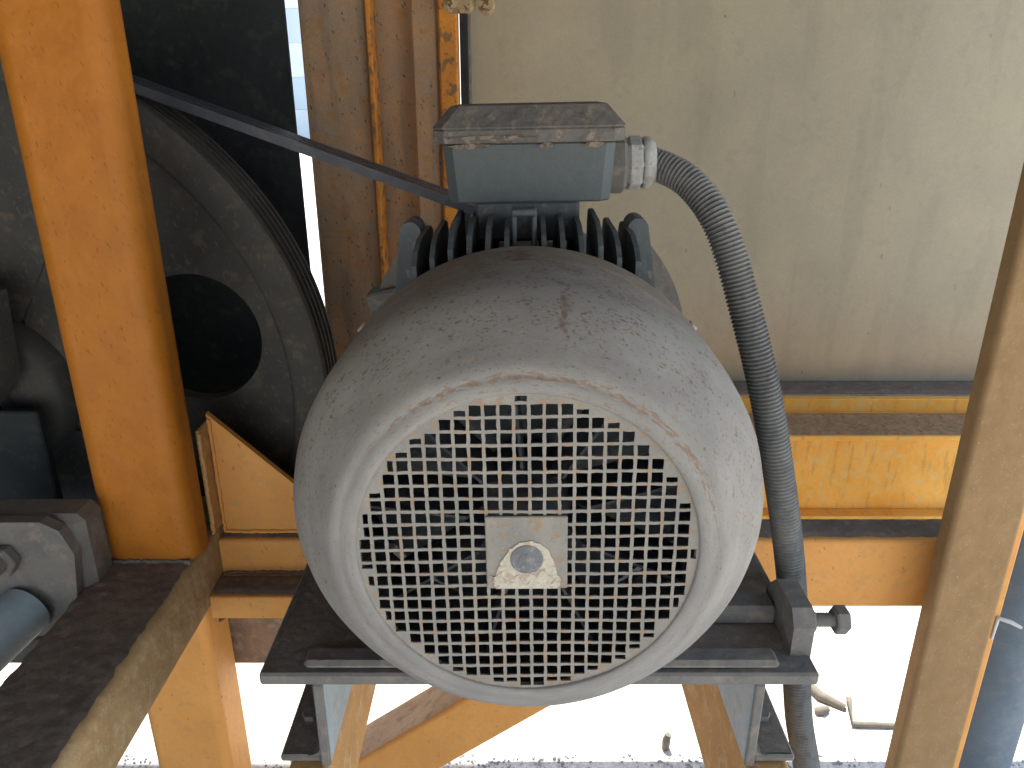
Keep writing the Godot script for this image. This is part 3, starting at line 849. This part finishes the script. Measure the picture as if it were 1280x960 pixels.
	for k in 9:
		mb = MB.new()
		var an := TAU * k / 9.0 + 0.25
		var q := Basis(Vector3.BACK, an)
		mb.prism(PackedVector2Array([Vector2(0.038, -0.09), Vector2(0.06, -0.055), Vector2(0.17, -0.062), Vector2(0.178, -0.075), Vector2(0.178, -0.135), Vector2(0.045, -0.135)]), 0.003, Transform3D(q * Basis(Vector3(1, 0, 0), Vector3(0, 0, 1), Vector3(0, -1, 0)), Vector3(0, A, 0)))
		put("fan_blade", mb, M.fan, t)
	# --- body and ribs
	mb = MB.new()
	mb.lathe([[0.0, -0.15], [0.1, -0.155], [0.186, -0.175], [0.19, -0.2], [0.19, -0.6], [0.0, -0.6]], 72, ax)
	put("body", mb, M.motor, t)
	for k in range(-6, 7):
		if k == 0: continue
		mb = MB.new()
		var x := k * 0.0208 + 0.001
		var top := 0.254 - 0.003 * (absi(k) % 2) + rng.randf_range(-0.0015, 0.0015)
		var bot := sqrt(maxf(0.0, 0.19 * 0.19 - x * x)) - 0.012
		if absi(k) >= 5: top -= 0.009 * (absi(k) - 4)
		var z0 := -0.244
		var z1 := -0.53 if absi(k) < 4 else -0.44 + 0.02 * rng.randf()
		var pl := PackedVector2Array([Vector2(z0, bot), Vector2(z0, top - 0.02)])
		pl.append_array([Vector2(z0 - 0.02, top - 0.008), Vector2(z0 - 0.055, top), Vector2(z1 + 0.03, top), Vector2(z1 + 0.012, top - 0.006), Vector2(z1 + 0.003, top - 0.02), Vector2(z1, top - 0.04), Vector2(z1, bot)])
		# local xy of the prism = (z, y); thickness along x
		mb.prism(pl, 0.0056, Transform3D(Basis(Vector3(0, 0, 1), Vector3(0, 1, 0), Vector3(-1, 0, 0)), Vector3(x, A, 0)))
		put("cooling_rib", mb, M.motor, t)
	# ribs on both flanks
	for s in [-1.0, 1.0]:
		for k in 9:
			var y := -0.12 + k * 0.024
			mb = MB.new()
			var x0 := sqrt(0.19 * 0.19 - y * y) - 0.01
			mb.box(Vector3(s * (x0 + 0.226) * 0.5, A + y, -0.36), Vector3(0.226 - x0, 0.006, 0.3), 0.002)
			put("cooling_rib", mb, M.motor, t)
	# rounded lifting lugs
	for s in [-1.0, 1.0]:
		mb = MB.new()
		var pl := PackedVector2Array()
		for j in 13:
			var a := PI * j / 12.0
			pl.append(Vector2(cos(a) * 0.0125, 0.236 + sin(a) * 0.0125))
		pl.append_array([Vector2(-0.0125 if s > 0 else -0.03, 0.12), Vector2(0.03 if s > 0 else 0.0125, 0.12)])
		mb.prism(pl, 0.05, Transform3D(Basis.IDENTITY, Vector3(s * 0.139 - 0.001, A, -0.365)))
		put("lifting_lug", mb, M.motor, t)
	# small cast arch in the middle
	mb = MB.new()
	for s in [-1.0, 1.0]: mb.box(Vector3(s * 0.0115, A + 0.215, -0.3), Vector3(0.0055, 0.094, 0.03), 0.0015)
	mb.box(Vector3(0, A + 0.2655, -0.3), Vector3(0.0285, 0.007, 0.03), 0.0015)
	put("cast_arch", mb, M.motor, t)
	# --- drive end
	mb = MB.new()
	var es := PackedVector2Array()
	for k in 72:
		var an := TAU * k / 72.0
		var off := absf(wrapf(an, -PI, PI))
		var rr := lerpf(0.205, 0.256, smoothstep(0.55, 0.85, off))
		es.append(Vector2(sin(an), cos(an)) * rr)
	mb.prism(es, 0.035, Transform3D(Basis.IDENTITY, Vector3(0, A, -0.61)))
	mb.lathe([[0.2, -0.6276], [0.12, -0.665], [0.05, -0.67], [0.05, -0.68]], 48, ax)
	put("end_shield", mb, M.steel, t)
	mb = MB.new()
	var sp := [[0.0, -0.688], [0.165, -0.688], [0.168, -0.692]]
	for k in 4:
		var z := -0.706 - k * 0.0225
		sp.append_array([[0.166, z + 0.0105], [0.15, z + 0.004], [0.15, z - 0.004], [0.166, z - 0.0105]])
	sp.append_array([[0.168, -0.792], [0.0, -0.792]])
	mb.lathe(sp, 72, ax)
	put("drive_sheave", mb, M.iron, t)
	mb = MB.new()
	mb.box(Vector3(-0.222, A + 0.09, -0.6), Vector3(0.06, 0.03, 0.055), 0.004, Basis(Vector3.BACK, 0.2))
	mb.box(Vector3(-0.196, A + 0.125, -0.61), Vector3(0.03, 0.07, 0.02), 0.003, Basis(Vector3.BACK, -0.5))
	put("side_lug", mb, M.steel, t)
	# --- feet
	for s in [-1.0, 1.0]:
		mb = MB.new()
		mb.prism(PackedVector2Array([Vector2(s * 0.1, 0.0005), Vector2(s * 0.235, 0.0005), Vector2(s * 0.235, 0.028), Vector2(s * 0.2, 0.036), Vector2(s * 0.17, 0.11), Vector2(s * 0.1, 0.12)]), 0.26, Transform3D(Basis.IDENTITY, Vector3(0, 0, -0.42)))
		put("foot", mb, M.steel, t)
	# --- terminal box
	mb = MB.new()
	var bx := 0.0065
	mb.box(Vector3(bx - 0.003, 0.508, -0.43), Vector3(0.128, 0.05, 0.15), 0.004)
	put("box_neck", mb, M.motor, t)
	mb = MB.new()
	taper(mb, Vector3(bx, 0.531, -0.438), Vector2(0.196, 0.176), Vector2(0.206, 0.186), 0.07, 0.012)
	var tb := put("terminal_box", mb, M.box, t)
	mb = MB.new()
	taper(mb, Vector3(bx, 0.6015, -0.438), Vector2(0.226, 0.206), Vector2(0.226, 0.206), 0.016, 0.014)
	taper(mb, Vector3(bx, 0.6175, -0.438), Vector2(0.226, 0.206), Vector2(0.19, 0.165), 0.025, 0.012)
	put("lid", mb, M.lid, tb)
	for s in [[-0.07, 0.05], [0.075, 0.028], [0.02, 0.02]]:
		mb = MB.new()
		crust(mb, Vector3(bx + s[0], 0.598, -0.3425), s[1], 0.007)
		put("caked_dirt", mb, M.caked, tb)
	mb = MB.new()
	crust(mb, Vector3(bx - 0.045, 0.608, -0.334), 0.1, 0.006)
	put("caked_dirt", mb, M.caked, tb)
	# --- cable gland
	var gx := Transform3D(Basis(Vector3(0, 0, -1), Vector3(0, 1, 0), Vector3(1, 0, 0)), Vector3(bx + 0.098, 0.568, -0.43))
	mb = MB.new()
	mb.hexa(0.038, 0.0, 0.026, gx, 8)
	var gl := put("cable_gland", mb, M.steel, t)
	mb = MB.new()
	mb.hexa(0.034, 0.0265, 0.047, gx, 8)
	put("lock_nut", mb, M.gland, gl)
	mb = MB.new()
	mb.lathe([[0.031, 0.047], [0.033, 0.05], [0.032, 0.056], [0.026, 0.063], [0.017, 0.064]], 32, gx)
	put("gland_cap", mb, M.gland, gl)

func taper(mb: MB, c: Vector3, lo: Vector2, hi: Vector2, h: float, ch: float):
	# eight-sided (chamfered corner) frustum on y
	var ring := func(s: Vector2, y: float) -> Array:
		var o := []
		var hx := s.x / 2
		var hz := s.y / 2
		for q in [[hx, hz - ch], [hx - ch, hz], [-hx + ch, hz], [-hx, hz - ch], [-hx, -hz + ch], [-hx + ch, -hz], [hx - ch, -hz], [hx, -hz + ch]]:
			o.append(c + Vector3(q[0], y, q[1]))
		return o
	var e := 0.002
	var R := [ring.call(lo - Vector2(e, e) * 2, 0.0), ring.call(lo, e), ring.call(hi, h - e), ring.call(hi - Vector2(e, e) * 2, h)]
	for k in 3:
		for i in 8:
			var j := (i + 1) % 8
			var m: Vector3 = (R[k][i] + R[k][j]) / 2 - c
			m.y = [-0.05, 0.0, 0.05][k] if k != 1 else 0.0
			mb.flat([R[k][i], R[k][j], R[k + 1][j], R[k + 1][i]], m)
	mb.flat(R[0], Vector3.DOWN)
	mb.flat(R[3], Vector3.UP)

func crust(mb: MB, c: Vector3, w: float, h: float):
	# ragged flake of dried mud on a face that looks along +z
	var pl := PackedVector2Array()
	var n := 26
	for k in n:
		var a := TAU * k / n
		pl.append(Vector2(cos(a) * w * 0.5, sin(a) * h * 0.5) * rng.randf_range(0.65, 1.1))
	mb.prism(pl, 0.0022, Transform3D(Basis.IDENTITY, c))

func build_base():
	var t := thing("motor_base", "dark steel slide base with adjusting bolt under the motor", "base", Vector3(0.033, 1.08, -1.05))
	var o := t.position
	var mb := MB.new()
	mb.box(Vector3(0, 0, 0), Vector3(0.68, 0.018, 0.616), 0.003)
	var pl := put("plate", mb, M.steel, t)
	grit(pl, Vector3(-0.33, 0.0088, 0.28), Vector3(0.33, 0.0088, 0.28), Vector3(-0.33, 0.0088, -0.28), 67, 0.03, 0.003)
	mb = MB.new()
	mb.box(Vector3(0.003, 0.0155, 0.287), Vector3(0.58, 0.012, 0.03), 0.005)
	put("front_rib", mb, M.steel, t)
	for s in [-1.0, 1.0]:
		var xi: float = -0.232 if s < 0 else 0.298      # inner face of the rail's web
		var r := Node3D.new(); r.name = "support_rail"; t.add_child(r, true)
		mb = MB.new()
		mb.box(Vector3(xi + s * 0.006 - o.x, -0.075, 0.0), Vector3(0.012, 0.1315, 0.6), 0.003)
		put("web", mb, M.pale_lit_steel, r)  # the web's ground-lit look comes from this paler colour
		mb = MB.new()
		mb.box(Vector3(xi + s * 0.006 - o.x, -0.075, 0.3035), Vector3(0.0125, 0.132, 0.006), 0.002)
		put("web_end", mb, M.steel, r)  # dark cover that keeps the painted light off the web's near end
		mb = MB.new()
		mb.box(Vector3(xi + s * 0.039 - o.x, -0.135, 0.0), Vector3(0.054, 0.011, 0.6), 0.003)
		put("flange", mb, M.steel, r)
		# rounded inside corner
		mb = MB.new()
		var pp := PackedVector2Array([Vector2(s * 0.0122, -0.1294), Vector2(s * 0.0122, -0.112)])
		for j in 5:
			var a := PI / 2 * j / 4.0
			pp.append(Vector2(s * (0.0122 + 0.016 * (1.0 - cos(a))), -0.1294 + 0.0165 * (1.0 - sin(a))))
		pp.append(Vector2(s * 0.03, -0.1294))
		mb.prism(pp, 0.598, Transform3D(Basis.IDENTITY, Vector3(xi - o.x, 0, 0)))
		put("fillet", mb, M.steel, r)
		mb = MB.new()
		mb.hexa(0.011, 0.0, 0.009, Transform3D(Basis(Vector3.RIGHT, -PI / 2), Vector3(xi + s * 0.042 - o.x, -0.129, 0.235)), 6)
		put("bolt_head", mb, M.steel, r)
		grit(r, Vector3(xi + s * 0.018 - o.x, -0.1291, 0.296), Vector3(xi + s * 0.018 - o.x, -0.1291, -0.29), Vector3(xi + s * 0.064 - o.x, -0.1291, 0.296), 70 + int(s), 0.006, 0.002)
	# upright lug with the adjusting bolt at the right-hand edge
	mb = MB.new()
	mb.prism(PackedVector2Array([Vector2(-0.06, -0.05), Vector2(0.045, -0.05), Vector2(0.045, 0.03), Vector2(0.03, 0.05), Vector2(-0.03, 0.05), Vector2(-0.06, 0.02)]), 0.026, Transform3D(Basis(Vector3(0, 0, 1), Vector3(0, 1, 0), Vector3(-1, 0, 0)), Vector3(0.327, 0.02, 0.23)))
	var lg := put("adjuster_lug", mb, M.steel, t)
	mb = MB.new()
	mb.box(Vector3(0.25, 0.024, 0.2), Vector3(0.13, 0.028, 0.04), 0.006)
	put("adjuster_bar", mb, M.steel, t)
	var bxf := Transform3D(Basis(Vector3(0, 0, -1), Vector3(0, 1, 0), Vector3(1, 0, 0)), Vector3(0.34, 0.03, 0.232))
	mb = MB.new()
	var path := []
	var rr := []
	for k in 60:
		path.append(bxf * Vector3(0, 0, -0.02 + k * 0.0012)); rr.append(0.0095 if k % 3 == 0 else 0.0088)
	mb.tube(path, rr, 18)
	var bt := put("adjusting_bolt", mb, M.steel, t)
	mb = MB.new(); mb.hexa(0.0185, 0.042, 0.059, bxf, 6); put("bolt_head", mb, M.steel, bt)
	mb = MB.new(); mb.hexa(0.021, 0.0, 0.014, bxf, 6); put("nut", mb, M.steel, bt)

func build_conduit():
	var cv := Curve3D.new()
	var ps := [Vector3(0.158, 1.661, -1.03), Vector3(0.182, 1.66, -1.03), Vector3(0.226, 1.638, -1.0), Vector3(0.262, 1.585, -0.965), Vector3(0.3, 1.475, -0.94), Vector3(0.332, 1.368, -0.925), Vector3(0.362, 1.252, -0.92), Vector3(0.392, 1.13, -0.925), Vector3(0.42, 0.99, -0.93), Vector3(0.443, 0.845, -0.925), Vector3(0.468, 0.74, -0.92), Vector3(0.49, 0.6, -0.92), Vector3(0.49, 0.4, -0.95), Vector3(0.46, 0.02, -1.05)]
	for k in ps.size():
		var tn: Vector3 = (ps[mini(k + 1, ps.size() - 1)] - ps[maxi(k - 1, 0)]) / 6.0
		cv.add_point(ps[k], -tn, tn)
	cv.bake_interval = 0.004
	var L := cv.get_baked_length()
	var step := 0.00135
	var path := []
	var rr := []
	var n := int(L / step)
	for k in n:
		path.append(cv.sample_baked(k * step, true))
		rr.append(0.018 + [0.0, 0.0026, 0.0026, 0.0][k % 4])
	var mb := MB.new()
	mb.tube(path, rr, 20)
	var o := put("flexible_conduit", mb, M.conduit)
	tag(o, "grey corrugated cable conduit looping down from the motor's terminal box", "conduit")

func build_small():
	# bracket block at far left with nut and a rod towards the viewer
	var t := thing("pivot_bracket", "dark steel bracket plate with a nut beside the orange post", "bracket", Vector3(-0.735, 0.935, -1.0))
	var mb := MB.new()
	mb.prism(PackedVector2Array([Vector2(-0.12, 0.0), Vector2(0.03, 0.012), Vector2(0.058, 0.04), Vector2(0.075, 0.16), Vector2(0.06, 0.2), Vector2(0.035, 0.215), Vector2(-0.12, 0.215)]), 0.02, Transform3D(Basis.IDENTITY, Vector3(0, 0, 0)))
	put("plate", mb, M.steel, t)
	mb = MB.new()
	mb.box(Vector3(-0.03, 0.1, -0.045), Vector3(0.225, 0.222, 0.068), 0.012)
	put("housing", mb, M.steel, t)
	var bxf := Transform3D(Basis.IDENTITY, Vector3(-0.03, 0.155, 0.01))
	mb = MB.new(); mb.hexa(0.026, 0.0, 0.02, bxf, 6)
	var nu := put("nut", mb, M.steel, t)
	mb = MB.new(); mb.tube([bxf * Vector3(0, 0, 0.0), bxf * Vector3(0, 0, 0.036), bxf * Vector3(0, 0, 0.04)], [0.0145, 0.0145, 0.0115], 20); put("bolt_end", mb, M.steel, nu)
	t = thing("hydraulic_rod", "smooth grey rod rising from the bracket plate at the frame's side", "rod", Vector3(-0.75, 1.0, -0.985))
	mb = MB.new()
	mb.tube([Vector3(0, 0, 0), Vector3(-0.06, -0.035, 0.25), Vector3(-0.12, -0.07, 0.5)], [0.04, 0.04, 0.04], 32)
	put("shaft", mb, M.pale_lit_steel, t)
	# bearing housing of the big pulley, behind the post
	t = thing("bearing_housing", "dark cast bearing block at the centre of the large pulley", "bearing", Vector3(-0.9, 1.24, -1.22))
	mb = MB.new()
	mb.prism(PackedVector2Array([Vector2(-0.2, 0), Vector2(0.01, 0), Vector2(0.05, 0.05), Vector2(0.06, 0.2), Vector2(0.02, 0.22), Vector2(-0.2, 0.22)]), 0.06, Transform3D(Basis.IDENTITY, Vector3.ZERO))
	put("block", mb, M.iron, t)
	mb = MB.new(); mb.box(Vector3(0.0, -0.13, -0.01), Vector3(0.16, 0.24, 0.02), 0.003); put("backing_plate", mb, M.dark, t)
	# grey pipe beyond the right-hand post
	mb = MB.new()
	mb.tube([Vector3(1.07, 0.0, -1.36), Vector3(1.07, 2.66, -1.36)], [0.075, 0.075], 40)
	var p := put("drain_pipe", mb, M.steel_blue)
	tag(p, "blue grey vertical pipe behind the dusty tan post", "pipe")
	mb = MB.new()
	mb.tube([Vector3(0.852, 0.885, -1.109), Vector3(0.868, 0.884, -1.1), Vector3(0.885, 0.876, -1.095)], [0.0035, 0.004, 0.003], 8)
	mb.tube([Vector3(0.852, 0.887, -1.1105), Vector3(0.851, 0.84, -1.1115)], [0.003, 0.0025], 8)
	p = put("cable_tie", mb, M.white)
	tag(p, "white plastic cable tie end on the edge of the tan post", "cable tie")
	# scraps on the sunlit ground
	var spec := [["metal_scrap", "bent grey scrap of sheet lying on the sunlit ground", Vector3(0.945, 0.0, -1.86), [Vector3(-0.02, 0.004, -0.06), Vector3(0.0, 0.012, 0.0), Vector3(0.06, 0.006, 0.045)], 0.014],
		["steel_angle_scrap", "thin L shaped grey offcut lying on the sunlit ground", Vector3(1.0, 0.0, -1.75), [Vector3(0.03, 0.01, -0.1), Vector3(0.0, 0.008, 0.0), Vector3(0.24, 0.006, 0.01)], 0.009],
		["stone_chip", "small dark stone beside the bent scrap on the ground", Vector3(0.93, 0.0, -1.8), [Vector3(-0.02, 0.006, 0.0), Vector3(0.0, 0.012, 0.0), Vector3(0.02, 0.006, -0.01)], 0.012],
		["short_peg", "short dark peg standing in the gravel beneath the motor", Vector3(0.437, 0.0, -1.67), [Vector3(0.0, 0.0, 0.0), Vector3(0.0, 0.03, 0.0), Vector3(0.004, 0.05, 0.0)], 0.011]]
	for s in spec:
		mb = MB.new()
		mb.tube(s[3], [s[4], s[4] * 1.1, s[4] * 0.8], 8)
		p = put(s[0], mb, M.steel)
		p.position = s[2]
		tag(p, s[1], "scrap" if s[0] != "short_peg" else "peg")
	# far side of the yard, seen through the gap
	t = thing("far_building", "pale blue grey building across the yard seen through the gap", "building", Vector3(-7.5, 0, -32))
	mb = MB.new(); mb.box(Vector3(0, 3, 0), Vector3(9, 6, 5), 0.02); put("wall", mb, M.facade, t)
	for k in 5:
		for j in 2:
			mb = MB.new(); mb.box(Vector3(-3.4 + k * 1.7, 1.6 + j * 2.2, 2.49), Vector3(0.9, 1.1, 0.08), 0.02); put("window", mb, M.glass, t)
	mb = MB.new(); mb.box(Vector3(-0.98, 3.9, 2.56), Vector3(0.5, 0.7, 0.06), 0.02); put("yellow_sign", mb, M.yellow, t)
